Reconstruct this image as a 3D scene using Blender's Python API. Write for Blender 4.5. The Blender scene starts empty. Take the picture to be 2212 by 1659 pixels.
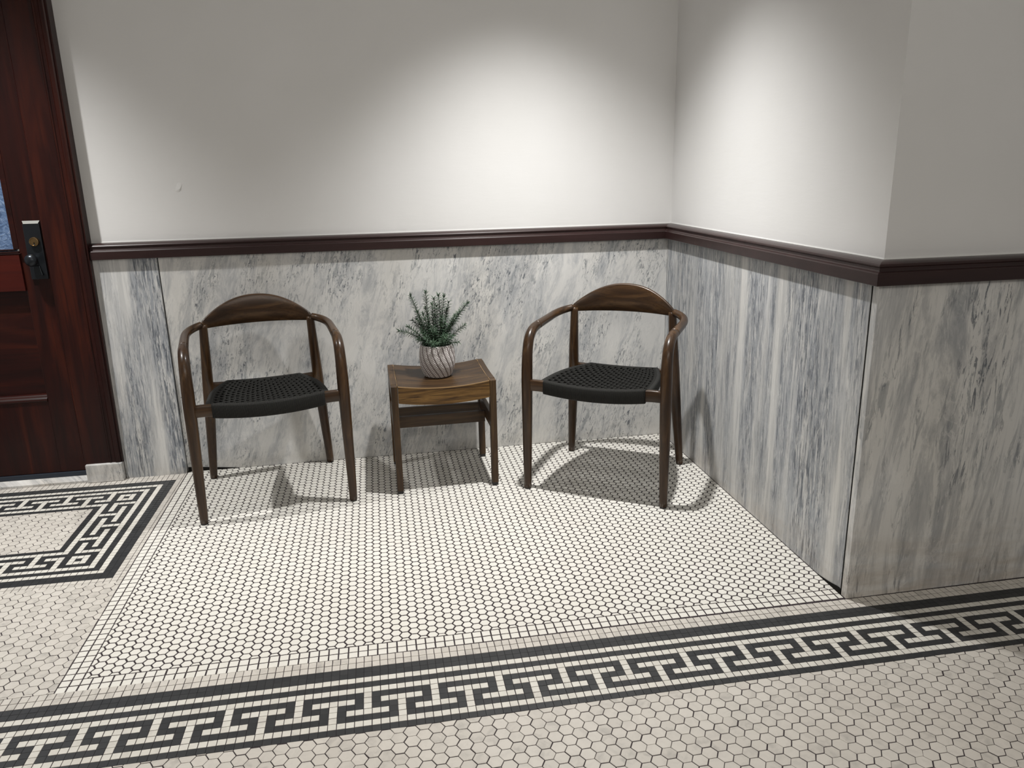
import bpy, math, random
import numpy as np
from mathutils import Vector, Matrix

random.seed(7)
rng = np.random.default_rng(7)
S = bpy.context.scene
COL = S.collection
PI = math.pi
T = 0.0203                      # pitch of the small square mosaic tile, metres

# ------------------------------------------------------------------ camera
cam_d = bpy.data.cameras.new('camera')
cam_d.sensor_fit = 'HORIZONTAL'
cam_d.sensor_width = 36.0
cam_d.lens = 1667.24 / 2212 * 36.0
cam_d.clip_start = 0.05
cam = bpy.data.objects.new('camera', cam_d)
COL.objects.link(cam)
right = Vector((0.98444738, -0.17441724, -0.02102327))
down = Vector((-0.06686611, -0.2613404, -0.96292789))
fwd = Vector((0.162457, 0.94935758, -0.26893847))
M = Matrix.Identity(4)
for i in range(3):
    M[i][0] = right[i]; M[i][1] = -down[i]; M[i][2] = -fwd[i]
M[0][3], M[1][3], M[2][3] = 0.91319, -3.30854, 1.23164
cam.matrix_world = M
S.camera = cam

# ------------------------------------------------------------------ world, exposure, lamps
S.view_settings.view_transform = 'Standard'
S.view_settings.look = 'None'
S.view_settings.gamma = 1.0
S.view_settings.exposure = 0.08
S.view_settings.use_curve_mapping = False
S.cycles.use_denoising = True
S.cycles.max_bounces = 8
S.cycles.diffuse_bounces = 4
S.cycles.glossy_bounces = 4
S.cycles.sample_clamp_indirect = 6.0
W = bpy.data.worlds.new('world'); S.world = W; W.use_nodes = True
W.node_tree.nodes['Background'].inputs[0].default_value = (0.80, 0.79, 0.74, 1)
W.node_tree.nodes['Background'].inputs[1].default_value = 0.20

def spot(name, x, y, z, power, size_deg, blend, soft, col, power_n=4.0, tilt=(0, 0)):
    d = bpy.data.lights.new(name, 'SPOT')
    d.energy = power; d.spot_size = math.radians(size_deg); d.spot_blend = blend
    d.shadow_soft_size = soft; d.color = col
    o = bpy.data.objects.new(name, d); COL.objects.link(o)
    o.location = (x, y, z); o.rotation_euler = (math.radians(tilt[0]), math.radians(tilt[1]), 0)
    # photometric profile of a recessed reflector lamp: intensity falls with a power of the cosine off its axis
    d.use_nodes = True; nt = d.node_tree; em = nt.nodes['Emission']
    tc = nt.nodes.new('ShaderNodeTexCoord'); sp = nt.nodes.new('ShaderNodeSeparateXYZ')
    ab = nt.nodes.new('ShaderNodeMath'); ab.operation = 'ABSOLUTE'
    pw = nt.nodes.new('ShaderNodeMath'); pw.operation = 'POWER'; pw.inputs[1].default_value = power_n
    nt.links.new(tc.outputs['Normal'], sp.inputs[0]); nt.links.new(sp.outputs[2], ab.inputs[0])
    nt.links.new(ab.outputs[0], pw.inputs[0]); nt.links.new(pw.outputs[0], em.inputs['Strength'])
    return o
WARM = (1.0, 0.99, 0.965)
SOFT = (1.0, 0.955, 0.88)
spot('downlight_lamp', 1.51, -0.68, 2.45, 246, 97, .80, 0.035, WARM)
spot('downlight_lamp', -0.62, -0.60, 2.45, 232, 97, .80, 0.035, WARM)
spot('downlight_lamp', 0.5, -2.9, 2.45, 92, 130, 1.0, 0.20, SOFT, 2.0)
spot('downlight_lamp', 2.9, -3.9, 2.45, 22, 130, 1.0, 0.20, SOFT, 2.0)
def panel(x, y, z, sx, sy, power, tilt):  # unseen soft fill, added to lift the light on the upright walls
    d = bpy.data.lights.new('fill_light', 'AREA'); d.shape = 'RECTANGLE'; d.size = sx; d.size_y = sy
    d.energy = power; d.color = SOFT
    o = bpy.data.objects.new('fill_light', d); COL.objects.link(o)
    o.location = (x, y, z); o.rotation_euler = (math.radians(tilt), 0, 0)
panel(1.3, -4.5, 2.5, 3.2, 1.2, 43, 38)

# ------------------------------------------------------------------ node helpers
class NT:
    def __init__(s, name):
        s.m = bpy.data.materials.new(name); s.m.use_nodes = True
        s.t = s.m.node_tree; s.b = s.t.nodes['Principled BSDF']
        s.tc = s.t.nodes.new('ShaderNodeTexCoord')
    def n(s, typ, **kw):
        nd = s.t.nodes.new(typ)
        for k, v in kw.items():
            if k == 'ins':
                for kk, vv in v.items():
                    if hasattr(vv, 'is_output'): s.t.links.new(vv, nd.inputs[kk])
                    else: nd.inputs[kk].default_value = vv
            else: setattr(nd, k, v)
        return nd
    def math(s, op, a, b=0.0, c=0.0, clamp=False):
        nd = s.n('ShaderNodeMath', operation=op, use_clamp=clamp, ins={0: a, 1: b, 2: c}); return nd.outputs[0]
    def ramp(s, fac, stops, interp='LINEAR'):
        r = s.n('ShaderNodeValToRGB', ins={0: fac}); cr = r.color_ramp; cr.interpolation = interp
        while len(cr.elements) < len(stops): cr.elements.new(0.5)
        for e, (p, c) in zip(cr.elements, stops):
            e.position = p; e.color = (c, c, c, 1) if isinstance(c, (int, float)) else (*c, 1)
        return r.outputs[0]
    def noise(s, vec, scale, detail=4, rough=.55, dist=0.0):
        return s.n('ShaderNodeTexNoise', ins={'Vector': vec, 'Scale': scale, 'Detail': detail, 'Roughness': rough, 'Distortion': dist}).outputs[0]
    def mix(s, fac, a, b, mode='MIX'):
        nd = s.n('ShaderNodeMix', data_type='RGBA', blend_type=mode)
        for k, v in ((0, fac), (6, a), (7, b)):
            if hasattr(v, 'is_output'): s.t.links.new(v, nd.inputs[k])
            elif k == 0: nd.inputs[k].default_value = v
            else: nd.inputs[k].default_value = (*v, 1) if len(v) == 3 else v
        return nd.outputs[2]
    def set(s, **kw):
        names = {'color': 'Base Color', 'rough': 'Roughness', 'metal': 'Metallic', 'coat': 'Coat Weight', 'coat_rough': 'Coat Roughness', 'spec': 'Specular IOR Level', 'trans': 'Transmission Weight'}
        for k, v in kw.items():
            i = s.b.inputs[names[k]]
            if hasattr(v, 'is_output'): s.t.links.new(v, i)
            elif k == 'color': i.default_value = (*v, 1)
            else: i.default_value = v
    def bump(s, h, strength=.3, dist=.002):
        b = s.n('ShaderNodeBump', ins={'Height': h, 'Strength': strength, 'Distance': dist})
        s.t.links.new(b.outputs[0], s.b.inputs['Normal'])
    def sep(s, v):
        return s.n('ShaderNodeSeparateXYZ', ins={0: v}).outputs
    def comb(s, x, y, z):
        return s.n('ShaderNodeCombineXYZ', ins={0: x, 1: y, 2: z}).outputs[0]

def plain(name, color, rough=.5, metal=0., coat=0., spec=.5):
    a = NT(name); a.set(color=color, rough=rough, metal=metal, coat=coat, spec=spec); return a.m

def wall_paint():
    a = NT('wall_paint'); c = a.tc.outputs['Object']
    n = a.noise(c, 2.2, 3, .5)
    col = a.mix(a.ramp(n, [(.35, 0.), (.7, 1.)]), (.79, .785, .775), (.82, .815, .81))
    a.set(color=col, rough=.62, spec=.3)
    x = a.sep(c)
    vv = a.comb(a.math('MULTIPLY', x[0], 14.), a.math('MULTIPLY', x[1], 14.), a.math('MULTIPLY', x[2], 90.))
    a.bump(a.noise(vv, 1.0, 3, .6), .22, .0012)
    return a.m

def marble(name, kind):
    a = NT(name); c = a.tc.outputs['Object']; s = a.sep(c)
    u = a.math('ADD', s[0], s[1]); z = s[2]
    slant = {'back': .25, 'left': .02, 'side': .01, 'front': .05, 'sill': 0.}[kind]
    u2 = a.math('SUBTRACT', u, a.math('MULTIPLY', z, slant))
    seed = {'back': 3.1, 'left': 7.7, 'side': 11.3, 'front': 17.9, 'sill': 23.}[kind]
    def st(su, sz, off=0.):
        return a.comb(a.math('MULTIPLY', u2, su), seed + off, a.math('MULTIPLY', z, sz))
    lite, mid, dark = (.71, .705, .69), (.345, .365, .395), (.125, .14, .165)
    if kind in ('side', 'left'):
        bands = a.noise(st(8.0 if kind == 'side' else 9., .40), 1., 4, .62, .25)
        def vein(c0, lean, w, amp):        # a wider vein of the slab, centred on c0 at the foot
            d_ = a.math('ABSOLUTE', a.math('SUBTRACT', u, a.math('ADD', c0, a.math('MULTIPLY', z, lean))))
            return a.math('MULTIPLY', a.math('SMOOTH_MIN', a.math('SUBTRACT', 1., a.math('DIVIDE', d_, w), clamp=True), .6, .3), amp)
        VE = [(2.197 - 1.285, .13, .075, .34), (2.197 - .50, 0, .20, .12), (2.197 - .79, .04, .055, -.18), (2.197 - 1.05, .03, .06, -.12), (2.197 - 1.42, .02, .06, -.05), (2.197 - .10, 0, .10, .10)] if kind == 'side' else [(-.147, .165, .085, .22), (-.25, .12, .09, -.16)]
        for ve in VE: bands = a.math('ADD', bands, vein(*ve))
        mott = a.noise(st(34., 3.4, 3.), 1., 7, .74, .6)
        fine = a.noise(st(120., 9., 5.), 1., 6, .74, .9)
        hair = a.noise(st(190., 15., 9.), 1., 5, .74, .8)
        mask = a.ramp(bands, [(.40, .05), (.46, .45), (.52, .85), (.60, 1.)])
        m1 = a.math('MULTIPLY', mask, a.ramp(mott, [(.36, .15), (.52, 1.)]))
        base = a.mix(m1, lite, mid)
        f = a.math('MULTIPLY', a.ramp(fine, [(.49, 0.), (.56, .95)]), a.ramp(bands, [(.40, .15), (.50, .42), (.60, 1.)]))
        base = a.mix(f, base, dark)
        h = a.math('MULTIPLY', a.ramp(hair, [(.52, 0.), (.60, .75)]), a.ramp(bands, [(.44, .15), (.6, 1.)]))
        base = a.mix(h, base, lite)
        gr = a.ramp(a.noise(st(34., .9, 31.), 1., 4, .6), [(.50, 0.), (.56, .5)])
        base = a.mix(a.math('MULTIPLY', gr, a.math('SUBTRACT', 1., mask)), base, (.47, .475, .475))
    else:
        k = {'back': 1.0, 'front': .52, 'sill': 1.3}[kind]; kz = .55 if kind == 'front' else 1.
        patch = a.noise(st(15. * k, 4.2 * k * kz), 1., 8, .74, .6)
        broad = a.noise(st(2.6 * k, .9 * k, 40.), 1., 3, .5, .4)
        streak = a.noise(st(60 * k, 15. * k * kz, 4.), 1., 7, .74, 1.2)
        fleck = a.noise(st(130 * k, 34 * k * kz, 8.), 1., 5, .7, .8)
        where = a.noise(st(8 * k, 3.0 * k, 13.), 1., 4, .6, .6)
        pm = a.math('ADD', patch, a.math('MULTIPLY', a.math('SUBTRACT', broad, .5), .45))
        base = a.mix(a.ramp(pm, [(.46, 0.), (.53, .40), (.65, .9)] if kind != 'front' else [(.50, 0.), (.55, .5), (.64, 1.)]), lite, (.43, .445, .465) if kind == 'back' else (.40, .41, .425))
        wv = a.noise(st(16 * k, 5 * k, 55.), 1., 6, .7, 1.6)
        base = a.mix(a.ramp(wv, [(.54, 0.), (.57, .45), (.62, .1)]), base, (.80, .79, .77))
        wm = a.ramp(where, [(.42, .12), (.56, 1.)])
        f = a.math('MULTIPLY', a.ramp(streak, [(.535, 0.), (.58, .7), (.66, .5)]), wm)
        base = a.mix(f, base, (.25, .27, .29))
        f2 = a.math('MULTIPLY', a.ramp(fleck, [(.565, 0.), (.60, .9)]), a.ramp(where, [(.46, .04), (.58, 1.)]))
        base = a.mix(f2, base, dark)
    warm = a.noise(st(3., 1.1, 20.), 1., 3, .5)
    base = a.mix(a.ramp(warm, [(.45, 0.), (.7, .35)]), base, (.74, .70, .63), 'MULTIPLY')
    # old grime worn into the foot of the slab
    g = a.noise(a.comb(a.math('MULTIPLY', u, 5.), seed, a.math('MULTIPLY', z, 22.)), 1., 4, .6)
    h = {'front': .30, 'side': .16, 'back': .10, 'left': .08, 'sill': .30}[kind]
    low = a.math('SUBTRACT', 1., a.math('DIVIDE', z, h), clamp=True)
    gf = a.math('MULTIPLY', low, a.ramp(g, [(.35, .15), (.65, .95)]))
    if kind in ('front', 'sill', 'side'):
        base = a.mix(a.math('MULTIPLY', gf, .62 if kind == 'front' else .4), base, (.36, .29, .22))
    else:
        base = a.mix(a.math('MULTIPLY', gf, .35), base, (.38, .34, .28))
    a.set(color=base, rough=.42, spec=.35)
    return a.m

def wood(name, axis, c_dark, c_mid, c_light, rough=.32, coat=.5, scale=1., figure=1.):
    a = NT(name); s = a.sep(a.tc.outputs['Object'])
    k = [22. * scale] * 3; k[axis] = 2.2 * scale
    v = a.comb(a.math('MULTIPLY', s[0], k[0]), a.math('MULTIPLY', s[1], k[1]), a.math('MULTIPLY', s[2], k[2]))
    n1 = a.noise(v, 1., 4, .6, 1.2 * figure)
    kk = [260. * scale] * 3; kk[axis] = 9. * scale
    v2 = a.comb(a.math('MULTIPLY', s[0], kk[0]), a.math('MULTIPLY', s[1], kk[1]), a.math('MULTIPLY', s[2], kk[2]))
    n2 = a.noise(v2, 1., 3, .6)
    base = a.ramp(n1, [(.30, c_dark), (.52, c_mid), (.72, c_light)])
    base = a.mix(a.ramp(n2, [(.52, 0.), (.68, .6)]), base, c_dark)
    a.set(color=base, rough=rough, coat=coat, coat_rough=.18, spec=.28)
    a.bump(n2, .08, .0008)
    return a.m

def tile_mat(name, ca, cb, cc, rough, stain):
    a = NT(name); c = a.tc.outputs['Object']
    r = a.n('ShaderNodeAttribute', attribute_name='rnd', attribute_type='GEOMETRY').outputs['Fac']
    n = a.noise(c, 34., 4, .6, .6)
    col = a.mix(a.ramp(r, [(.0, 0.), (1., 1.)]), ca, cb)
    f = a.math('MULTIPLY', a.ramp(n, [(.45, 0.), (.7, 1.)]), a.ramp(r, [(.55, stain * .3), (.92, stain)]))
    col = a.mix(f, col, cc)
    big = a.noise(c, 1.7, 3, .55)
    col = a.mix(a.ramp(big, [(.45, 0.), (.75, .16)]), col, (.78, .70, .66), 'MULTIPLY')
    a.set(color=col, rough=rough, spec=.38)
    return a.m

MAT = {}
MAT['wall'] = wall_paint()
for k in ('back', 'left', 'side', 'front', 'sill'): MAT['mb_' + k] = marble('marble_' + k, k)
MAT['new'] = tile_mat('tile_cream_new', (.72, .70, .645), (.755, .735, .685), (.60, .565, .51), .38, .25)
MAT['old'] = tile_mat('tile_cream_old', (.62, .585, .535), (.55, .517, .47), (.36, .34, .315), .42, .75)
MAT['band'] = tile_mat('tile_cream_band', (.69, .67, .615), (.63, .605, .55), (.46, .435, .40), .42, .6)
MAT['black'] = tile_mat('tile_black', (.022, .023, .025), (.030, .031, .033), (.045, .045, .045), .45, .4)
MAT['grout'] = plain('grout', (.045, .036, .040), .9, spec=.15)
MAT['gap'] = plain('dark_gap', (.012, .011, .010), .9, spec=.1)
MAHD, MAHM, MAHL = (.0075, .0010, .0009), (.021, .0026, .0015), (.056, .0090, .0028)
MAT['mah_z'] = wood('mahogany_upright', 2, MAHD, MAHM, MAHL, .42, .06, .35)
MAT['mah_x'] = wood('mahogany_level', 0, MAHD, MAHM, MAHL, .42, .06, .35)
MAT['mah_lit'] = wood('mahogany_lit', 0, (.032, .0025, .0012), (.052, .0045, .0018), (.075, .007, .0028), .45, .05, .35)  # redder copy for the lock rail: the light it catches is in the colour
MAT['rail'] = wood('rail_wood', 0, (.022, .010, .010), (.030, .014, .013), (.038, .017, .017), .38, .3, .5)
WD, WM, WL = (.018, .0085, .0036), (.046, .0222, .0085), (.100, .052, .021)
for i, ax in enumerate('xyz'): MAT['wal_' + ax] = wood('walnut_' + ax, i, WD, WM, WL, .36, .30)
OD, OM, OL = (.020, .0100, .0040), (.052, .0265, .0095), (.100, .056, .021)
for i, ax in enumerate('xyz'): MAT['oak_' + ax] = wood('oak_' + ax, i, OD, OM, OL, .45, .15, 1.1)
MAT['oak_front'] = wood('oak_figured', 0, (.030, .012, .0035), (.15, .078, .020), (.27, .150, .045), .42, .2, 1.3, 2.6)
MAT['oak_edge'] = plain('oak_worn_edge', (.30, .185, .08), .4)
MAT['bead'] = plain('white_paint_bead', (.86, .86, .84), .4)
MAT['foot'] = plain('foot_pad', (.02, .018, .017), .6)
MAT['iron'] = plain('blackened_metal', (.030, .034, .040), .32, .75)
MAT['brass'] = plain('brass', (.30, .20, .095), .3, 1.)
MAT['steel'] = plain('worn_steel', (.13, .13, .12), .55, .5)
MAT['sweep'] = plain('door_sweep', (.045, .055, .075), .4, .6)

def cord_mat(name, axis, freq):
    a = NT(name); s = a.sep(a.tc.outputs['Object'])
    w = a.math('SINE', a.math('MULTIPLY', s[axis], freq))
    n = a.noise(a.tc.outputs['Object'], 420., 2, .6)
    h = a.math('ADD', a.math('MULTIPLY', w, .5), a.math('MULTIPLY', n, .35))
    col = a.mix(a.ramp(h, [(.0, 0.), (.7, 1.)]), (.009, .009, .0082), (.028, .0275, .025))
    a.set(color=col, rough=.72, spec=.25); a.bump(h, .8, .0016)
    return a.m
MAT['cord_x'] = cord_mat('black_cord_wrap_front', 0, 2 * PI / .0034)
MAT['cord_y'] = cord_mat('black_cord_wrap_side', 1, 2 * PI / .0034)
MAT['cord'] = cord_mat('black_cord', 0, 2 * PI / .0021)

def glass_mat():
    a = NT('pebbled_glass'); c = a.tc.outputs['Object']
    n = a.noise(c, 60., 4, .65, 1.)
    col = a.ramp(n, [(.35, (.05, .09, .18)), (.55, (.12, .19, .33)), (.72, (.30, .38, .52))])  # opaque pane: bluish light of the room behind is put into this colour
    a.set(color=col, rough=.25, spec=.6); a.bump(n, .7, .004)
    return a.m
MAT['glass'] = glass_mat()

# ------------------------------------------------------------------ mesh helpers
def link(name, verts, faces, mats, parent=None, smooth=False, midx=None, rnd=None, auto=None):
    me = bpy.data.meshes.new(name)
    me.from_pydata([tuple(map(float, v)) for v in verts], [], [tuple(map(int, f)) for f in faces])
    if not isinstance(mats, (list, tuple)): mats = [mats]
    for m in mats: me.materials.append(m)
    if midx is not None: me.polygons.foreach_set('material_index', np.array(midx, dtype=np.int32))
    if rnd is not None:
        at = me.attributes.new('rnd', 'FLOAT', 'FACE'); at.data.foreach_set('value', np.array(rnd, dtype=np.float32))
    if smooth: me.polygons.foreach_set('use_smooth', np.ones(len(me.polygons), dtype=bool))
    me.update()
    o = bpy.data.objects.new(name, me); COL.objects.link(o)
    if parent is not None: o.parent = parent
    if auto:
        md = o.modifiers.new('bevel', 'BEVEL'); md.width = auto; md.segments = 2; md.limit_method = 'ANGLE'; md.angle_limit = math.radians(40)
    return o

class MB:
    def __init__(s): s.v = []; s.f = []; s.m = []
    def add(s, v, f, m=0):
        o = len(s.v); s.v += [tuple(p) for p in v]; s.f += [tuple(i + o for i in q) for q in f]; s.m += [m] * len(f)
    def box(s, x0, x1, y0, y1, z0, z1, m=0):
        v = [(x, y, z) for z in (z0, z1) for y in (y0, y1) for x in (x0, x1)]
        s.add(v, [(0, 2, 3, 1), (4, 5, 7, 6), (0, 1, 5, 4), (2, 6, 7, 3), (0, 4, 6, 2), (1, 3, 7, 5)], m)
    def hexa(s, b, t, m=0):          # bottom quad, top quad (counter-clockwise)
        s.add(list(b) + list(t), [(3, 2, 1, 0), (4, 5, 6, 7), (0, 1, 5, 4), (1, 2, 6, 5), (2, 3, 7, 6), (3, 0, 4, 7)], m)
    def prism(s, poly, x0, x1, m=0, axis=0):   # polygon in the plane across `axis`
        n = len(poly)
        def P(a, p): return (a, p[0], p[1]) if axis == 0 else ((p[0], a, p[1]) if axis == 1 else (p[0], p[1], a))
        v = [P(x0, p) for p in poly] + [P(x1, p) for p in poly]
        f = [tuple(range(n))[::-1], tuple(range(n, 2 * n))] + [(i, (i + 1) % n, n + (i + 1) % n, n + i) for i in range(n)]
        s.add(v, f, m)
    def tube(s, pts, rad, seg=10, m=0, cap=True, flat=None):
        pts = np.array(pts, float); n = len(pts)
        rad = np.full(n, rad) if np.isscalar(rad) else np.array(rad)
        t = np.gradient(pts, axis=0); t /= np.linalg.norm(t, axis=1)[:, None]
        up = np.array([0, 0, 1.]) if abs(t[0][2]) < .8 else np.array([1., 0, 0])
        a = np.cross(t[0], up); a /= np.linalg.norm(a)
        V = []
        for i in range(n):
            a = a - t[i] * (a @ t[i]); a /= np.linalg.norm(a); b = np.cross(t[i], a)
            for k in range(seg):
                th = 2 * PI * k / seg
                V.append(pts[i] + rad[i] * (math.cos(th) * a + math.sin(th) * b * (flat if flat else 1.)))
        F = []
        for i in range(n - 1):
            for k in range(seg):
                k2 = (k + 1) % seg
                F.append((i * seg + k, i * seg + k2, (i + 1) * seg + k2, (i + 1) * seg + k))
        if cap: F += [tuple(range(seg))[::-1], tuple(range((n - 1) * seg, n * seg))]
        s.add(V, F, m)
    def lathe(s, prof, cx, cy, seg=48, m=0):
        V = []; n = len(prof)
        for r, z in prof:
            for k in range(seg):
                th = 2 * PI * k / seg; V.append((cx + r * math.cos(th), cy + r * math.sin(th), z))
        F = [(i * seg + k, i * seg + (k + 1) % seg, (i + 1) * seg + (k + 1) % seg, (i + 1) * seg + k) for i in range(n - 1) for k in range(seg)]
        s.add(V, F, m)
    def build(s, name, mats, parent=None, smooth=False, bevel=None, rnd=None):
        return link(name, s.v, s.f, mats, parent, smooth, s.m, rnd, bevel)

def catmull(P, n=8):
    P = np.array(P, float); Q = np.vstack([2 * P[0] - P[1], P, 2 * P[-1] - P[-2]]); out = []
    for i in range(1, len(Q) - 2):
        for k in range(n):
            t = k / n; p0, p1, p2, p3 = Q[i - 1:i + 3]
            out.append(.5 * ((2 * p1) + (-p0 + p2) * t + (2 * p0 - 5 * p1 + 4 * p2 - p3) * t * t + (-p0 + 3 * p1 - 3 * p2 + p3) * t ** 3))
    out.append(Q[-2]); return np.array(out)

def structure(o): o['kind'] = 'structure'; return o
def empty(name, loc, rz, label, cat, group=None):
    o = bpy.data.objects.new(name, None); COL.objects.link(o)
    o.location = loc; o.rotation_euler = (0, 0, rz); o.empty_display_size = .1
    o['label'] = label; o['category'] = cat
    if group: o['group'] = group
    return o

# ------------------------------------------------------------------ the setting
X1 = 2.197            # marble face of the right-hand alcove wall
D = -1.502            # marble face of the wall on the right that faces the corridor
WX = 0.0215           # painted wall lies this far behind the marble face
ZR0, ZR1 = 0.919, 0.982
HC = 2.6
CASX = -0.19          # right edge of the door casing
# mosaic floor ------------------------------------------------------
Yb, brot, bsy = -81.010, -0.005175, 0.9964
am, bm, msx, msy, mrot = 1.138, -4.084, 1.0072, 0.9898, -0.00826
PX0, PX1, PY0, SP = 2.63, X1 / T, -73.65, 1.262      # newer infill: left edge, right edge, front edge, its square pitch
tv, tf, tm, tr = [], [], [], []
DEPTH = -0.0012
def clip(poly, a, b, c):            # keep a*x + b*y <= c
    out = []
    for i in range(len(poly)):
        p, q = poly[i], poly[(i + 1) % len(poly)]
        dp, dq = a * p[0] + b * p[1] - c, a * q[0] + b * q[1] - c
        if dp <= 0: out.append(p)
        if (dp < 0 < dq) or (dq < 0 < dp):
            k = dp / (dp - dq); out.append((p[0] + k * (q[0] - p[0]), p[1] + k * (q[1] - p[1])))
    return out
def area(p): return abs(sum(p[i][0] * p[(i + 1) % len(p)][1] - p[(i + 1) % len(p)][0] * p[i][1] for i in range(len(p)))) / 2
def put(poly, mat, planes=(), jig=.012, amin=.06):
    for pl in planes:
        poly = clip(poly, *pl)
        if len(poly) < 3: return
    if area(poly) < amin: return
    jx, jy = rng.normal(0, jig, 2)
    cx = sum(p[0] for p in poly) / len(poly); cy = sum(p[1] for p in poly) / len(poly)
    th = rng.normal(0, jig * .9); c, s_ = math.cos(th), math.sin(th)
    n = len(poly); o = len(tv); zt = -abs(rng.normal(0, .00012))
    P = [(cx + (x - cx) * c - (y - cy) * s_ + jx, cy + (x - cx) * s_ + (y - cy) * c + jy) for x, y in poly]
    ring = [(cx + (x - cx) * .955, cy + (y - cy) * .955) for x, y in P]
    tv.extend([(x * T, y * T, zt) for x, y in ring]); tv.extend([(x * T, y * T, zt - .0004) for x, y in P]); tv.extend([(x * T, y * T, DEPTH - .0004) for x, y in P])
    sgn = sum(P[i][0] * P[(i + 1) % n][1] - P[(i + 1) % n][0] * P[i][1] for i in range(n)) > 0
    f0 = list(range(o, o + n)); r = rng.random()
    F = [tuple(f0)]
    for i in range(n):
        j = (i + 1) % n
        F.append((o + i, o + n + i, o + n + j, o + j)); F.append((o + n + i, o + 2 * n + i, o + 2 * n + j, o + n + j))
    if not sgn: F = [f[::-1] for f in F]
    tf.extend(F); tm.extend([mat] * len(F)); tr.extend([r] * len(F))
def sq(f, u0, u1, v0, v1, g):
    return [f(u0 + g, v0 + g), f(u1 - g, v0 + g), f(u1 - g, v1 - g), f(u0 + g, v1 - g)]
def hexes(cx, cy, colp, rowp, gap, mat, box, planes, **kw):
    side = rowp / math.sqrt(3); k = 1 - gap / rowp
    i0 = int(math.floor((box[0] - cx) / colp)) - 1; i1 = int(math.ceil((box[1] - cx) / colp)) + 1
    j0 = int(math.floor((box[2] - cy) / rowp)) - 1; j1 = int(math.ceil((box[3] - cy) / rowp)) + 1
    for i in range(i0, i1 + 1):
        for j in range(j0, j1 + 1):
            x = cx + i * colp; y = cy + (j + .5 * (i & 1)) * rowp
            ks = colp / (1.5 * side)
            poly = [(x + side * k * ks * math.cos(PI / 3 * q), y + side * k * math.sin(PI / 3 * q)) for q in range(6)]
            put(poly, mat, planes, **kw)
NEW, OLD, BLK, BND = 0, 1, 2, 4
GO, GN = .044, .092
# newer infill with small hexagons and two rows of squares
gx = PX0 + 2 * SP
hexes(gx + .44 + .803, -65.67, 1.2215, 1.392, .205, NEW, (gx, PX1, PY0 + 2 * SP, 0),
      [(-1, 0, -(gx + GN)), (1, 0, PX1 - GN), (0, -1, -(PY0 + 2 * SP + GN)), (0, 1, -.05)])
ident = lambda u, v: (u, v)
for r in range(2):
    i = 0
    while PX0 + i * SP < PX1:
        put(sq(ident, PX0 + i * SP, PX0 + (i + 1) * SP, PY0 + r * SP, PY0 + (r + 1) * SP, GN), NEW, [(1, 0, PX1 - GN)]); i += 1
    j = 2
    while PY0 + j * SP < 0:
        put(sq(ident, PX0 + r * SP, PX0 + (r + 1) * SP, PY0 + j * SP, PY0 + (j + 1) * SP, GN), NEW, [(0, 1, -.05)]); j += 1
# the long meander band parallel to the back wall
def bandp(u, v): return (u, Yb - v * bsy + brot * (u - 50))
def band_color(i, r):
    if r in (-7, -6, -3, -1, 6): return OLD if r < -5 else NEW
    if r in (-5, -4, -2, 7): return BLK
    k = i % 8
    if r == 0: pass
    return None
for i in range(-45, 165):
    for r in range(-7, 7):
        k = i % 8
        if r in (-7, -6): c = OLD
        elif r in (-5, -4, -2, 6): c = BLK
        elif r in (-3, -1, 5): c = NEW
        elif r == 0: c = NEW if k == 0 else BLK
        elif r == 1: c = NEW if k == 0 or 2 <= k <= 6 else BLK
        elif r == 2: c = NEW if k in (0, 4) else BLK
        elif r == 3: c = NEW if k in (6, 7, 0, 1, 2, 4) else BLK
        elif r == 4: c = NEW if k == 4 else BLK
        if c == NEW: c = BND
        v0, v1 = r, r + 1
        if r == -7: v0, v1 = -7.33, -6.15
        if r == -6: v0, v1 = -6.15, -5
        g = GO if c != BLK else .012
        put(sq(bandp, i, i + 1, v0, v1, g), c, jig=.008 if c != BLK else .003)
# large hexagons in the corridor, in front of the band
def halfplane_band(v, keep_below):   # line y = Yb - v*bsy + brot*(x-50)
    c = Yb - v * bsy - brot * 50
    return (-brot, 1, c) if keep_below else (brot, -1, -c)
hexes(41.6 + .935, -88.83, 1.420, 1.620, .100, OLD, (-45, 165, -135, -86), [halfplane_band(7.0 + GO, True)], jig=.016)
# older floor left of the infill, between the door mosaic and the band
def matp(a, b): return (am - a * msx + mrot * b, bm - b * msy - mrot * a)
hexes(1.0, -52., 1.420, 1.620, .100, OLD, (-45, 2.6, -74, -46),
      [(1, 0, PX0 - GN), halfplane_band(-7.33 - GO, False), (0, 1, bm - 42.6 * msy)], jig=.016)
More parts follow.
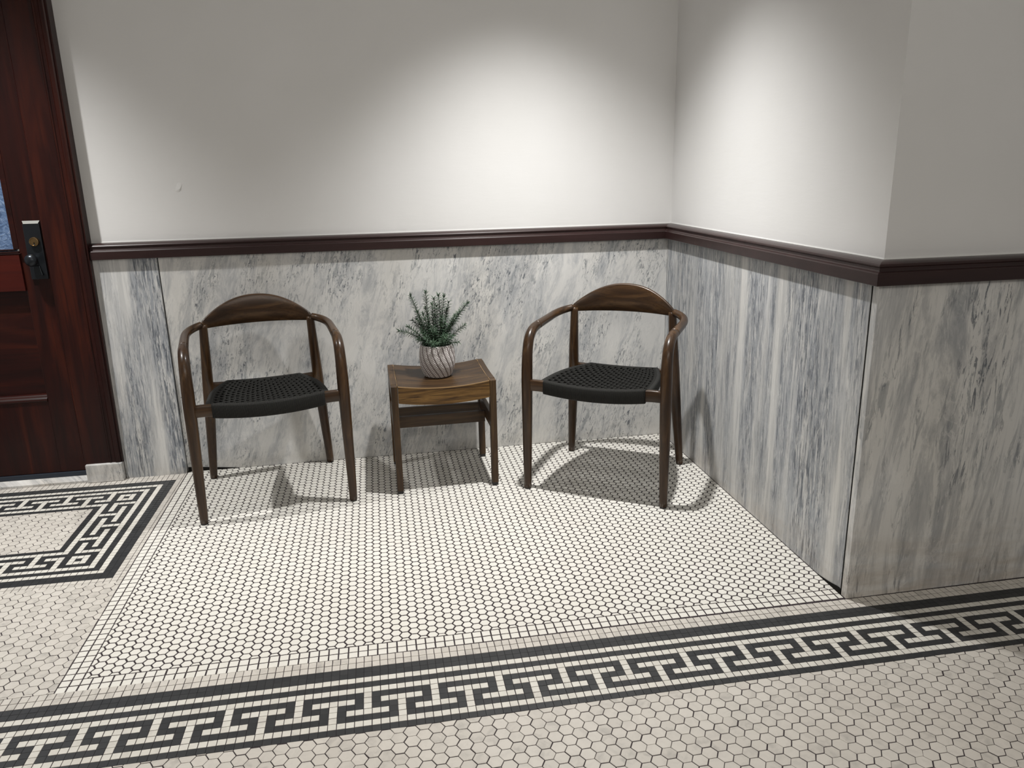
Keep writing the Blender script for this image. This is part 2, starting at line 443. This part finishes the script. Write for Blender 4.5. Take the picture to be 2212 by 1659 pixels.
# meander border in front of the door
def side_cell(p, q, per, L):         # p = depth across the key field 0..4 from outside, q = run index
    return None
MF = 41
def mat_color(a, b):
    da, db = a, min(b, MF - 1 - b)
    if b < 0 or b >= MF or a < 0: return OLD
    d = min(da, db)
    if d < 2: return BLK
    if d == 2: return NEW
    if d == 3: return BLK
    if d == 4: return NEW
    if d == 10: return NEW
    if d == 11: return BLK
    if d > 11: return None
    # key field, d in 5..9
    if 5 <= da <= 9 and 5 <= db <= 9:             # corner block
        if da in (5, 9) or db in (5, 9): return BLK
        if (da, db) == (7, 7): return BLK
        return NEW
    if db <= 9:                                    # runs along the back / front
        p = db - 5; k = (a - 10) % 8
        if p <= 2 and k == 0: return NEW
        if p == 3 and (k in (0, 1, 2) or (k in (6, 7) and a > 12)): return NEW
        if p >= 2 and k == 4: return NEW
        if p == 1 and 2 <= k <= 6: return NEW
        return BLK
    p = da - 5; q = min(b, MF - 1 - b)             # run down the right side, mirrored about its middle
    if p <= 2 and b in (10, 20, 30): return NEW
    if p == 3 and (10 <= q <= 13 or 17 <= b <= 23): return NEW
    if p >= 2 and b in (15, 25): return NEW
    if p == 1 and (12 <= q <= 18): return NEW
    return BLK
for a in range(-2, 44):
    for b in range(-4, 43):
        c = mat_color(a, b)
        if c is None: continue
        if c == NEW: c = BND
        g = GO if c != BLK else .012
        put(sq(matp, a, a + 1, b, b + 1, g), c, [(1, 0, PX0 - GN), (0, 1, -.05)], jig=.008 if c != BLK else .003, amin=.12)
hexes(-20, -30, 1.420, 1.620, .100, OLD, (-45, -10, -34, -14),
      [(1, 0, am - 12 * msx - .25), (0, 1, bm - 12 * msy + .05), (0, -1, -(bm - 29 * msy + .1))], jig=.014)
# grout bed and slab
fb = MB()
fb.box(-1.6, 4.2, -5.2, 0.10, -.08, DEPTH)
o = len(tv); tv.extend(fb.v); tf.extend([tuple(i + o for i in f) for f in fb.f]); tm.extend([3] * len(fb.f)); tr.extend([0.] * len(fb.f))
floor = structure(link('floor', tv, tf, [MAT['new'], MAT['old'], MAT['black'], MAT['grout'], MAT['band']], midx=tm, rnd=tr))

# walls (painted plaster) with their marble slabs as parts -----------
def quadbox(name, mat, parent=None, **k): 
    b = MB(); b.box(*k['b']); return b.build(name, mat, parent, bevel=k.get('bevel'))
w = structure(quadbox('wall_back', MAT['wall'], b=(-.19, X1 + WX, WX, .16, -.02, HC)))
b = MB()                                    # left slab leans out a little at the foot
b.hexa([(CASX, -.018, 0), (.0515, -.018, 0), (.0515, .0215, 0), (CASX, .0215, 0)], [(CASX, -.001, ZR0 + .02), (.0495, -.001, ZR0 + .02), (.0495, .0215, ZR0 + .02), (CASX, .0215, ZR0 + .02)])
b.build('marble_slab', MAT['mb_left'], w)
b = MB(); b.box(.054, X1, 0, WX, 0, ZR0 + .02); b.build('marble_slab', MAT['mb_back'], w, bevel=.0008)
# gap where the second slab stops short of the tiles
pts = [(.056, .021), (.10, .018), (.16, .012), (.22, .006), (.27, 0.0), (.056, 0.0)]
b = MB(); b.prism(pts, -.0025, .004, axis=1); b.build('slab_gap', MAT['gap'], w)
b = MB(); b.box(CASX, X1 + WX, WX - .0018, WX + .001, ZR1 - .001, ZR1 + .0022); b.build('paint_bead', MAT['bead'], w)
V = [(.1630 + .013 * math.cos(t_) * (1 + .3 * math.sin(2 * t_)) , WX - .0001, 1.187 + .019 * math.sin(t_ + .3)) for t_ in np.linspace(0, 2 * PI, 15)[:-1]] + [(.168, WX - .0030, 1.182)]
link('plaster_scar', V, [(i, (i + 1) % 14, 14) for i in range(14)], MAT['wall'], w)
w = structure(quadbox('wall_right', MAT['wall'], b=(X1 + WX, X1 + .16, D + WX, WX, -.02, HC)))
b = MB(); b.box(X1, X1 + WX, D + .030, 0, 0, ZR0 + .02); b.build('marble_slab', MAT['mb_side'], w, bevel=.0008)
b = MB(); b.box(X1 + .0012, X1 + WX, D + .024, D + .031, 0, ZR0 + .02); b.build('slab_joint', MAT['gap'], w)
pts = [(D + .026, .0), (D + .026, .015), (D + .034, .019), (D + .052, .016), (D + .070, .012), (D + .095, .0075), (D + .150, .0)]
b = MB(); b.prism(pts, X1 - .0025, X1 + .004, axis=0); b.build('slab_gap', MAT['gap'], w)
b = MB(); b.box(X1 + WX - .0018, X1 + WX + .001, D + WX, WX, ZR1 - .001, ZR1 + .0022); b.build('paint_bead', MAT['bead'], w)
w = structure(quadbox('wall_front', MAT['wall'], b=(X1 + .16, 4.2, D + WX, D + .18, -.02, HC)))
b = MB(); b.box(X1, 4.2, D, D + .024, 0, ZR0 + .02); b.build('marble_slab', MAT['mb_front'], w, bevel=.0012)
b = MB(); b.box(X1 + WX, 4.2, D + WX - .0018, D + WX + .001, ZR1 - .001, ZR1 + .0022); b.build('paint_bead', MAT['bead'], w)
# rest of the corridor shell, out of the picture
structure(quadbox('wall_left', MAT['wall'], b=(-1.75, -1.6, -5.2, .16, -.02, HC)))
structure(quadbox('wall_door_side', MAT['wall'], b=(-1.6, -1.34, WX, .16, -.02, HC)))
structure(quadbox('wall_behind', MAT['wall'], b=(-1.75, 4.2, -5.35, -5.2, -.02, HC)))
structure(quadbox('ceiling', MAT['wall'], b=(-1.75, 4.2, -5.35, .16, HC, HC + .1)))

# chair rail ---------------------------------------------------------
PROF = [(-.0005, ZR0), (.0205, ZR0), (.0225, ZR0 + .002), (.0225, ZR0 + .031), (.0205, ZR0 + .0345), (.0165, ZR0 + .0360), (.0140, ZR0 + .0365), (.0125, ZR0 + .040), (.0125, ZR0 + .046),
        (.0150, ZR0 + .049), (.0150, ZR0 + .052), (.0120, ZR0 + .0555), (.0050, ZR0 + .0590), (-.004, ZR0 + .0615), (-.0212, ZR0 + .0630), (-.0212, ZR0 + .045), (-.0005, ZR0 + .018)]
def rail(name, fa, fb):      # fa / fb: functions d -> (x, y) for each end
    n = len(PROF); v = [(*fa(d), z) for d, z in PROF] + [(*fb(d), z) for d, z in PROF]
    f = [(i, (i + 1) % n, n + (i + 1) % n, n + i) for i in range(n)] + [tuple(range(n))[::-1], tuple(range(n, 2 * n))]
    return structure(link(name, v, f, MAT['rail']))
rail('trim_1', lambda d: (CASX + .001, -d), lambda d: (X1 - d, -d))
rail('trim_2', lambda d: (X1 - d, -d), lambda d: (X1 - d, D - d))
rail('trim_3', lambda d: (X1 - d, D - d), lambda d: (4.2, D - d))

# door surround and door ---------------------------------------------
CX0, CX1, CY = -.343, CASX, -.030
b = MB()
prof = [(CX0, .06), (CX0, CY + .004), (CX0 + .004, CY), (CX1 - .052, CY), (CX1 - .049, CY - .003), (CX1 - .045, CY - .003), (CX1 - .042, CY), (CX1 - .030, CY - .002), (CX1 - .026, CY - .006),
        (CX1 - .013, CY - .007), (CX1 - .008, CY - .005), (CX1 - .006, CY), (CX1, CY), (CX1, .06)]
b.prism(prof, .080, 2.42, axis=2)
t4 = structure(b.build('trim_4', MAT['mah_z']))
b = MB(); b.box(-.336, -.1935, -.044, .05, 0, .080)
pb = b.build('plinth_block', MAT['mb_sill'], t4, bevel=.0035)
b = MB(); b.box(-1.40, -1.247, CY, .06, 0, 2.42); structure(b.build('trim_5', MAT['mah_z']))
b = MB(); b.box(-1.40, CX1, CY, .06, 2.30, 2.46); structure(b.build('trim_6', MAT['mah_x']))
b = MB()
b.prism([(-.033, 0), (-.033, .010), (-.027, .0135), (-.020, .0165), (-.004, .024), (.12, .024), (.12, 0)], -1.30, -.3365, axis=0)
structure(b.build('trim_7', MAT['mb_sill'], bevel=.001))
DX0, DX1, DY = -1.245, -.338, 0.0
door = MB()
door.box(DX1 - .109, DX1 - .0005, DY, DY + .045, .045, 2.30)          # lock stile
door.box(DX0, DX0 + .109, DY, DY + .045, .045, 2.30)                  # hinge stile
door.box(DX0 + .109, DX1 - .109, DY + .0005, DY + .045, .045, .354)
door.box(DX0 + .109, DX1 - .109, DY + .0005, DY + .045, 2.16, 2.30)
dr = structure(door.build('door_1', MAT['mah_z'], bevel=.0015))
b = MB(); b.box(DX0 + .109, DX1 - .109, DY + .022, DY + .040, .354, .81); b.build('door_panel', MAT['mah_x'], dr)
b = MB(); b.box(DX0 + .109, DX1 - .108, DY - .012, DY + .04, .809, .9515); b.build('lock_rail', MAT['mah_lit'], dr, bevel=.002)
b = MB()                                    # mouldings around glass and panel
gx0, gx1 = DX0 + .125, -.4665
for (y, z0, z1, xr) in ((-.014, .9525, .9555, -.440), (-.008, .9570, .9620, -.447), (.000, .9660, .9705, -.461)):
    b.box(DX0 + .109, xr, DY + y, DY + .03, z0, z1)
b.box(gx1, DX1 - .109, DY - .001, DY + .03, .9705, 2.16)
b.box(DX0 + .109, gx0, DY - .001, DY + .03, .9705, 2.16)
b.build('glazing_bead', MAT['mah_x'], dr, bevel=.0012)
b = MB()
b.prism([(.022, .383), (.008, .381), (.004, .376), (.002, .372), (-.004, .366), (-.006, .360), (-.004, .355), (0, .353), (.02, .353)], DX0 + .109, DX1 - .109, axis=0)
b.build('panel_moulding', MAT['mah_x'], dr)
b = MB(); b.box(DX0 + .10, gx1 + .005, DY + .016, DY + .022, .96, 2.17); b.build('glass_pane', MAT['glass'], dr)
b = MB(); b.box(DX0, DX1 - .0005, DY - .006, DY + .04, .0245, .044); b.build('door_sweep', MAT['sweep'], dr, bevel=.002)
lp = MB()
lp.hexa([(-.4175, -.010, .853), (-.3565, -.010, .853), (-.3565, 0, .853), (-.4175, 0, .853)], [(-.4155, -.010, 1.066), (-.3555, -.010, 1.066), (-.3555, 0, 1.066), (-.4155, 0, 1.066)])
lpo = lp.build('lock_plate', MAT['iron'], dr, bevel=.0015)
b = MB(); b.hexa([(-.4115, -.0110, 1.066), (-.3590, -.0110, 1.066), (-.3590, 0, 1.066), (-.4115, 0, 1.066)], [(-.4165, -.004, 1.077), (-.3540, -.004, 1.077), (-.3540, 0, 1.077), (-.4165, 0, 1.077)])
b.build('bevelled_cap', MAT['steel'], lpo)
def knobmesh(cx, cz, prof, seg=28):          # lathe about the y axis
    b = MB(); V = []; n = len(prof)
    for r, y in prof:
        for k in range(seg): V.append((cx + r * math.cos(2 * PI * k / seg), y, cz + r * math.sin(2 * PI * k / seg)))
    F = [(i * seg + k, (i + 1) * seg + k, (i + 1) * seg + (k + 1) % seg, i * seg + (k + 1) % seg) for i in range(n - 1) for k in range(seg)]
    F += [tuple(range(seg)), tuple(range((n - 1) * seg, n * seg))[::-1]]
    b.add(V, F); return b
o = knobmesh(-.3815, .998, [(.0175, -.009), (.0175, -.018), (.0165, -.021), (.0145, -.0215), (.0135, -.0195), (.0125, -.0195), (.001, -.0200)]).build('lock_cylinder', MAT['brass'], lpo, smooth=False)
b = MB(); b.box(-.3830, -.3800, -.0210, -.019, .988, .996); b.build('keyhole', MAT['gap'], o)
b = MB(); b.box(-.3835, -.3795, -.0212, -.019, .985, .988); b.build('key_slot_lip', MAT['steel'], o)
knobmesh(-.3925, .930, [(.010, -.008), (.010, -.022), (.013, -.030), (.020, -.036), (.0235, -.044), (.0235, -.050), (.020, -.058), (.013, -.063), (.004, -.0645), (.0005, -.0646)], 32).build('door_knob', MAT['iron'], lpo, smooth=True)
b = MB(); b.hexa([(-.401, -.020, .868), (-.371, -.020, .868), (-.371, -.009, .868), (-.401, -.009, .868)], [(-.402, -.016, .906), (-.378, -.016, .906), (-.378, -.009, .906), (-.402, -.009, .906)])
b.build('thumb_piece', MAT['iron'], lpo, bevel=.002)

# ------------------------------------------------------------------ armchair
def zfront(x): return -.0165 * (1 - min(1., (x / .205) ** 2))
def make_chair(loc, rz, label):
    r = empty('armchair', loc, rz, label, 'chair', 'wooden armchairs with black cord seats')
    LEG = [(.2715, -.230, .006), (.2705, -.2305, .15), (.269, -.231, .30), (.268, -.231, .43), (.2675, -.229, .50), (.267, -.223, .560), (.267, -.207, .602), (.2675, -.180, .626), (.268, -.150, .636), (.268, -.118, .640)]
    LR = [.0148, .0175, .0200, .0216, .0212, .0202, .0196, .0190, .0184, .0174]
    ARM = [(.268, -.118, .640), (.269, -.040, .643), (.269, .030, .646), (.266, .075, .650), (.256, .110, .655), (.237, .137, .661), (.212, .155, .667)]
    AR = [.0174, .0166, .0160, .0158, .0155, .0150, .0140]
    BL = [(.2420, .2300, .006), (.233, .213, .14), (.224, .195, .28), (.2165, .181, .41), (.212, .170, .50), (.2075, .162, .60), (.2045, .158, .668)]
    BR = [.0148, .0178, .0205, .0215, .0200, .0172, .0155]
    for s in (-1, 1):
        def path(P, R, n=6):
            Q = catmull(P, n); rr = np.interp(np.linspace(0, len(P) - 1, len(Q)), range(len(P)), R)
            Q[:, 0] *= s; return Q, rr
        m = MB(); Q, rr = path(LEG, LR); m.tube(Q, rr, 18); lg = m.build('leg', MAT['wal_z'], r, smooth=True)
        m = MB(); m.tube([(s * .2715, -.230, 0), (s * .2715, -.230, .007)], .0128, 16); m.build('foot_pad', MAT['foot'], lg)
        m = MB(); Q, rr = path(BL, BR); m.tube(Q, rr, 18); lg = m.build('leg', MAT['wal_z'], r, smooth=True)
        m = MB(); m.tube([(s * .242, .230, 0), (s * .242, .230, .007)], .0130, 16); m.build('foot_pad', MAT['foot'], lg)
        m = MB(); Q, rr = path(ARM, AR); m.tube(Q, rr, 18); m.build('armrest', MAT['wal_y'], r, smooth=True)
    # crest rail: curved in plan, arched on top
    n = 40; V = []; half = .2175; sec = 14
    for i in range(n + 1):
        u = -1 + 2 * i / n; x = u * half
        y = .150 + .062 * (1 - abs(u) ** 2.1)
        zt = .674 + .0935 * (1 - abs(u) ** 2.15); zb = .651 + .001 * (1 - u * u)
        if abs(u) > .94: k = (abs(u) - .94) / .06; zt -= .010 * k * k; zb += .006 * k * k
        th = .0115 - .001 * abs(u)
        zc, hz = (zt + zb) / 2, (zt - zb) / 2
        for k in range(sec):
            a = 2 * PI * k / sec; c, sn = math.cos(a), math.sin(a)
            rc = min(th, hz)                               # rounded-rectangle section
            px = math.copysign(abs(c) ** .55, c) * th; pz = math.copysign(1, sn) * ((hz - rc) + rc * abs(sn) ** .7) if abs(sn) > .01 else 0
            if k in (0, sec // 2): pz = 0
            V.append((x, y + px - .0 * u, zc + pz))
    F = [(i * sec + k, i * sec + (k + 1) % sec, (i + 1) * sec + (k + 1) % sec, (i + 1) * sec + k) for i in range(n) for k in range(sec)]
    F += [tuple(range(sec)), tuple(range(n * sec, (n + 1) * sec))[::-1]]
    link('backrest', V, [f[::-1] for f in F], MAT['wal_x'], r, smooth=True)
    def sweep_bar(name, xs, yf, zt, zb, th, mat, parent, along='x'):
        m = MB(); V = []; q = 12
        for x in xs:
            y, a, c = yf(x), zt(x), zb(x); cz, hz = (a + c) / 2, (a - c) / 2; rc = min(th, hz) * .55
            for k in range(q):
                an = 2 * PI * (k + .5) / q; cx_, sz = math.cos(an), math.sin(an)
                py = math.copysign(th - rc, cx_) + rc * cx_ if rc < th else th * cx_
                V.append((x, y + py, cz + math.copysign(hz - rc, sz) + rc * sz) if along == 'x' else (yf(x) + py, x, cz + math.copysign(hz - rc, sz) + rc * sz))
        nn = len(xs); F = [(i * q + k, i * q + (k + 1) % q, (i + 1) * q + (k + 1) % q, (i + 1) * q + k) for i in range(nn - 1) for k in range(q)]
        F += [tuple(range(q))[::-1], tuple(range((nn - 1) * q, nn * q))]
        m.add(V, F); return m.build(name, mat, parent, smooth=True)
    fr = sweep_bar('seat_rail', np.linspace(-.262, .262, 25), lambda x: -.234, lambda x: .4525 + zfront(x), lambda x: .4085 + zfront(x), .0105, MAT['wal_x'], r)
    sweep_bar('cord_wrap', np.linspace(-.196, .196, 33), lambda x: -.236, lambda x: .4560 + zfront(x), lambda x: .4030 + zfront(x), .0150, MAT['cord_x'], r)
    sweep_bar('seat_rail', np.linspace(-.212, .212, 17), lambda x: .184, lambda x: .4270 - .008 * (1 - (x / .212) ** 2), lambda x: .3880 - .008 * (1 - (x / .212) ** 2), .0100, MAT['wal_x'], r)
    sweep_bar('cord_wrap', np.linspace(-.145, .145, 17), lambda x: .184, lambda x: .4310 - .008 * (1 - (x / .212) ** 2), lambda x: .3850 - .008 * (1 - (x / .212) ** 2), .0145, MAT['cord_x'], r)
    def wside(v): return .203 - .064 * v + .018 * math.sin(PI * v)
    def zside(v): return .4505 - .0245 * v + .004 * math.sin(PI * v)
    for s in (-1, 1):
        ys = np.linspace(-.232, .186, 25)
        vv = lambda y: (y + .232) / .418
        sweep_bar('cord_wrap', ys, lambda y: s * wside(vv(y)), lambda y: zside(vv(y)) + .001, lambda y: zside(vv(y)) - .040, .0135, MAT['cord_y'], r, along='y')
    # woven seat: real cords over and under each other
    m = MB()
    def zs(u, v):
        edge = zside(v)
        front = zfront(u * .2) * (1 - v) ** 2.0
        return edge + front - .016 * (1 - u * u) * math.sin(PI * min(1, max(0, v))) ** .8 - .006 * (1 - u * u) * v
    NWP, NWF = 20, 20
    for i in range(NWP):
        for e in (-.0027, .0027):
            pts = []
            for k in range(NWF * 4 + 1):
                v = k / (NWF * 4); u = -.93 + 1.86 * (i + .5) / NWP
                ph = math.cos(PI * (v * NWF + i))
                x = u * (wside(v) - .004) + e + .0012 * math.sin(PI * (v * NWF * .5)) * (1 if i % 2 else -1)
                pts.append((x, -.226 + .404 * v, zs(u, v) + .0022 * ph))
            m.tube(pts, .0026, 5, cap=False)
    for j in range(NWF):
        v = (j + .5) / NWF
        for e in (-.0034, .0034):
            pts = []
            for k in range(NWP * 4 + 1):
                u = -1 + 2 * k / (NWP * 4)
                ui = (u / .93 + 1) / 2 * NWP - .5
                ph = -math.cos(PI * (ui + j + .5)) if abs(u) < .95 else 0
                pts.append((u * (wside(v) - .003), -.226 + .404 * v + e, zs(u, v) + .0026 * ph))
            m.tube(pts, .0029, 5, cap=False)
    for j in range(42):                       # the cords returning underneath
        v = (j + .5) / 42
        pts = [(u * (wside(v) - .004), -.226 + .404 * v, zside(v) - .030 - .012 * (1 - u * u)) for u in np.linspace(-1, 1, 13)]
        m.tube(pts, .0034, 5, cap=False)
    m.build('woven_seat', MAT['cord'], r, smooth=True)
    return r
chA = make_chair((.457, -.286, 0), .175, 'brown wooden armchair with black woven cord seat nearest the mahogany door')
def copy_tree(o, parent=None):
    c = o.copy(); COL.objects.link(c)
    if parent is not None: c.parent = parent
    for ch in list(o.children): copy_tree(ch, c)
    return c
chB = copy_tree(chA)
chB.location = (1.803, -.450, 0); chB.rotation_euler = (0, 0, -.573)
chB['label'] = 'brown wooden armchair with black woven cord seat turned in the marble corner'

# ------------------------------------------------------------------ side table
def dip(x, w=.18): return -.0155 * max(0., 1 - (x / w) ** 2)
tb = empty('side_table', (1.1352, -.2643, 0), .017, 'small oak side table with a curved saddle top between the two armchairs', 'table')
HX, HY, LW, TH = .2030, .1815, .0250, .4417
for sx in (-1, 1):
    for sy in (-1, 1):
        m = MB(); x0, x1 = sorted((sx * HX, sx * (HX - LW))); y0, y1 = sorted((sy * HY, sy * (HY - .034)))
        tx = .0035 * sx
        m.hexa([(x0 + tx * 0, y0, .012), (x1 - 0, y0, .012), (x1, y1, .012), (x0, y1, .012)], [(x0, y0, TH - .001), (x1, y0, TH - .001), (x1, y1, TH - .001), (x0, y1, TH - .001)])
        lg = m.build('leg', MAT['oak_z'], tb, bevel=.0022)
        m = MB(); m.box(x0 + .0015, x1 - .0015, y0 + .0015, y1 - .0015, 0, .0125); m.build('foot_pad', MAT['foot'], lg)
for s in (-1, 1):      # side top rails between the legs, gently hollowed
    m = MB(); q = 14; V = []
    x0, x1 = sorted((s * HX, s * (HX - LW)))
    for i in range(q + 1):
        y = -HY + .034 + (2 * HY - .068) * i / q; zt = TH - .0035 * math.sin(PI * i / q)
        V += [(x0, y, .385), (x1, y, .385), (x1, y, zt), (x0, y, zt)]
    F = [(i * 4 + k, i * 4 + (k + 1) % 4, (i + 1) * 4 + (k + 1) % 4, (i + 1) * 4 + k) for i in range(q) for k in range(4)] + [(3, 2, 1, 0), (q * 4, q * 4 + 1, q * 4 + 2, q * 4 + 3)]
    m.add(V, F); sr = m.build('side_rail', MAT['oak_y'], tb, bevel=.0015)
    m = MB(); xe = s * (HX - LW)
    V = []
    for i in range(q + 1):
        y = -HY + .004 + (2 * HY - .008) * i / q; zt = TH + .0003 - (.0035 * math.sin(PI * i / q) if .1 < i / q < .9 else 0); wv = .0011 + .0009 * math.sin(i * 2.3) ** 2
        V += [(xe, y, zt - .004), (xe, y, zt), (xe + s * wv, y, zt)]
    F = [(i * 3 + k, i * 3 + k + 1, i * 3 + k + 4, i * 3 + k + 3) for i in range(q) for k in range(2)]
    m.add(V, F); m.build('worn_edge', MAT['oak_edge'], sr)
    m = MB(); x0, x1 = sorted((s * (HX - .003), s * (HX - .021)))
    m.box(x0, x1, -HY + .034, HY - .034, .232, .292); m.build('stretcher', MAT['oak_y'], tb, bevel=.0015)
def saddle(name, y0, y1, ztop, zbot, mat, x=HX - LW - .0012, dz=0):
    m = MB(); q = 24; V = []
    for i in range(q + 1):
        xx = -x + 2 * x * i / q; d = dip(xx, x + .002)
        V += [(xx, y0, zbot + d), (xx, y0, ztop + d), (xx, y1, ztop + d), (xx, y1, zbot + d)]
    F = [(i * 4 + k, i * 4 + (k + 1) % 4, (i + 1) * 4 + (k + 1) % 4, (i + 1) * 4 + k) for i in range(q) for k in range(4)] + [(3, 2, 1, 0), (q * 4, q * 4 + 1, q * 4 + 2, q * 4 + 3)]
    m.add(V, F); return m.build(name, mat, tb)
saddle('tabletop', -HY + .003, HY - .003, TH - .001, TH - .013, MAT['oak_x'])
ap = saddle('apron', -HY + .0005, -HY + .020, TH - .0035, TH - .0680, MAT['oak_front'])
e = saddle('worn_edge', -HY - .0002, -HY + .0035, TH - .0005, TH - .0038, MAT['oak_edge']); e.parent = ap
saddle('apron', HY - .020, HY - .0005, TH - .0130, TH - .0680, MAT['oak_x'])
m = MB(); m.box(-HX + .0212, HX - .0212, HY - .030, HY - .012, .205, .252); m.build('stretcher', MAT['oak_x'], tb, bevel=.0015)
m = MB(); m.box(-HX + .0212, HX - .0212, -.004, .016, .215, .262); m.build('stretcher', MAT['oak_x'], tb, bevel=.0015)

# ------------------------------------------------------------------ potted rosemary
def pot_mat():
    a = NT('textured_ceramic')
    r = a.n('ShaderNodeAttribute', attribute_name='rnd', attribute_type='GEOMETRY').outputs['Fac']
    col = a.ramp(r, [(.0, (.085, .062, .060)), (.30, (.19, .155, .15)), (.65, (.44, .40, .39)), (1., (.82, .79, .77))])
    a.set(color=col, rough=.42, spec=.45); return a.m
MAT['pot'] = pot_mat()
MAT['pot_in'] = plain('glazed_rim', (.55, .53, .51), .35)
MAT['soil'] = plain('potting_soil', (.010, .009, .008), .95, spec=.1)
MAT['stem'] = plain('sprig_stem', (.030, .050, .022), .6)
a = NT('needle_leaf'); n_ = a.noise(a.tc.outputs['Object'], 55., 3, .6)
a.set(color=a.ramp(n_, [(.35, (.022, .045, .024)), (.55, (.052, .095, .056)), (.72, (.15, .22, .14))]), rough=.5, spec=.35); MAT['leaf'] = a.m
PZ = .4272
pl = empty('potted_plant', (1.130, -.262, PZ), 0., 'green rosemary sprigs in a grey textured ceramic pot on the side table', 'plant')
H = .131
PR = [(.000, .050), (.004, .0535), (.012, .0575), (.025, .0625), (.045, .0682), (.065, .0710), (.085, .0712), (.105, .0692), (.120, .0665), (.129, .0645)]
def prad(z): return np.interp(z, [p[0] for p in PR], [p[1] for p in PR])
V, F, RND = [], [], []
NU, NV = 360, 150
for j in range(NV + 1):
    z = H * .985 * j / NV
    for i in range(NU):
        th = 2 * PI * i / NU
        tw = -.85 * (1 - (z / H)) ** 1.6
        c = (th + tw) / (2 * PI) * 19                        # 24 twisted ribs
        fr_ = c % 1.0; half = abs(fr_ - .5) * 2                  # 1 at groove
        g = max(0, (half - .91) / .09)
        sg = 1 if fr_ > .5 else -1
        chev = (z / .0060 + (1 - half) * .9) % 1.0          # chevrons like knitted stitches
        lump = math.sin(PI * chev) * min(1., (1 - half) * 3.2)
        edge = min(1, z / .004, (H - z) / .004)
        rr = prad(z) + (.0018 * lump - .0014 * g) * max(0, edge)
        V.append((rr * math.cos(th), rr * math.sin(th), z))
        RND.append(max(0., min(1., .12 + .95 * lump * (1 - g) - .15 * g)))
vert_r = np.array(RND); fr2 = []
for j in range(NV):
    for i in range(NU):
        q = (j * NU + i, j * NU + (i + 1) % NU, (j + 1) * NU + (i + 1) % NU, (j + 1) * NU + i); F.append(q); fr2.append(float(vert_r[list(q)].mean()))
F.append(tuple(range(NU))[::-1]); fr2.append(.2)
pot = link('pot', V, F, MAT['pot'], pl, smooth=True, rnd=fr2)
m = MB(); m.lathe([(.0645, H * .985), (.0640, H + .0005), (.0620, H + .0008), (.0600, H - .002), (.0600, H - .022)], 0, 0, 64); m.build('rim', MAT['pot_in'], pot, smooth=True)
m = MB()
V = [(0, 0, H - .014)]
for k in range(40):
    V.append((.0602 * math.cos(2 * PI * k / 40), .0602 * math.sin(2 * PI * k / 40), H - .018 + rng.normal(0, .001)))
m.add(V, [(0, 1 + k, 1 + (k + 1) % 40) for k in range(40)]); m.build('soil', MAT['soil'], pl)
def sprig(tip, base, bend=.3, dens=1.):
    tip = np.array(tip); base = np.array(base); L = np.linalg.norm(tip - base)
    mid = (tip + base) / 2 + np.array([0, 0, 1.]) * L * bend * (np.linalg.norm((tip - base)[:2]) / L) * (-1 if bend < 0 else 1)
    P = np.array([(1 - t) ** 2 * base + 2 * t * (1 - t) * mid + t * t * tip for t in np.linspace(0, 1, 14)])
    m = MB(); m.tube(P, np.linspace(.0013, .0006, 14), 5, 0)
    n = int(L / .0030 * dens); ga = rng.random() * 6.28
    for i in range(n):
        t = .10 + .90 * i / n
        p = (1 - t) ** 2 * base + 2 * t * (1 - t) * mid + t * t * tip
        d = 2 * (1 - t) * (mid - base) + 2 * t * (tip - mid); d /= np.linalg.norm(d)
        a_ = np.cross(d, [0.2, .3, 1.]); a_ /= np.linalg.norm(a_); b_ = np.cross(d, a_)
        for q in range(2):
            th = ga + i * 2.4 + q * PI + rng.normal(0, .25)
            out = math.cos(th) * a_ + math.sin(th) * b_
            ll = (.0255 - .007 * t) * rng.uniform(.75, 1.2)
            up = .50 if t < .93 else 1.4
            dirv = out + d * up * rng.uniform(.7, 1.2); dirv /= np.linalg.norm(dirv)
            side = np.cross(dirv, d); side /= (np.linalg.norm(side) + 1e-9)
            w_ = .0019; nrm = np.cross(side, dirv)
            c1 = p + dirv * ll * .5 + nrm * .0 + out * .0008; c2 = p + dirv * ll - d * ll * rng.uniform(.02, .22) + out * .002
            v = [p + side * w_ * .5, p - side * w_ * .5, c1 + side * w_, c1 - side * w_, c2, p + nrm * w_ * .5, c1 + nrm * w_ * .6]
            m.add(v, [(0, 2, 6, 5), (5, 6, 3, 1), (2, 4, 6), (6, 4, 3), (1, 3, 2, 0), (3, 4, 2)], 1)
    return m.build('sprig', [MAT['stem'], MAT['leaf']], pl)
ox, oz = 1.130, PZ
tips = [(1.035, .760, .00), (1.097, .770, .012), (1.146, .760, -.010), (1.170, .752, .015), (1.262, .722, -.01), (1.232, .684, .02), (1.246, .632, -.015), (.980, .620, .00),
        (1.040, .656, .02), (1.018, .640, -.02), (1.218, .566, -.03), (1.052, .592, -.035), (1.182, .693, .03), (1.118, .726, -.02), (1.080, .690, -.03), (1.150, .680, -.045), (1.205, .640, .05), (1.060, .650, .06),
        (1.110, .640, -.06), (1.160, .610, -.07), (1.085, .600, -.07), (1.190, .600, -.055), (1.130, .665, .06), (1.100, .610, .07), (1.095, .700, .04), (1.140, .710, .03), (1.165, .655, -.02), (1.070, .625, -.05), (1.125, .625, -.05), (1.205, .675, -.03),
        (1.150, .590, -.08), (1.110, .585, -.085), (1.060, .690, .01), (1.130, .740, .035), (1.190, .720, .04)]
for i, (x, z, dy) in enumerate(tips):
    th = math.atan2(dy, x - ox) + rng.normal(0, .2); r0 = rng.uniform(.008, .032)
    sprig((x - ox, dy, z - oz), (r0 * math.cos(th), r0 * math.sin(th), H - .018), bend=.22 if abs(x - ox) > .06 else .05)
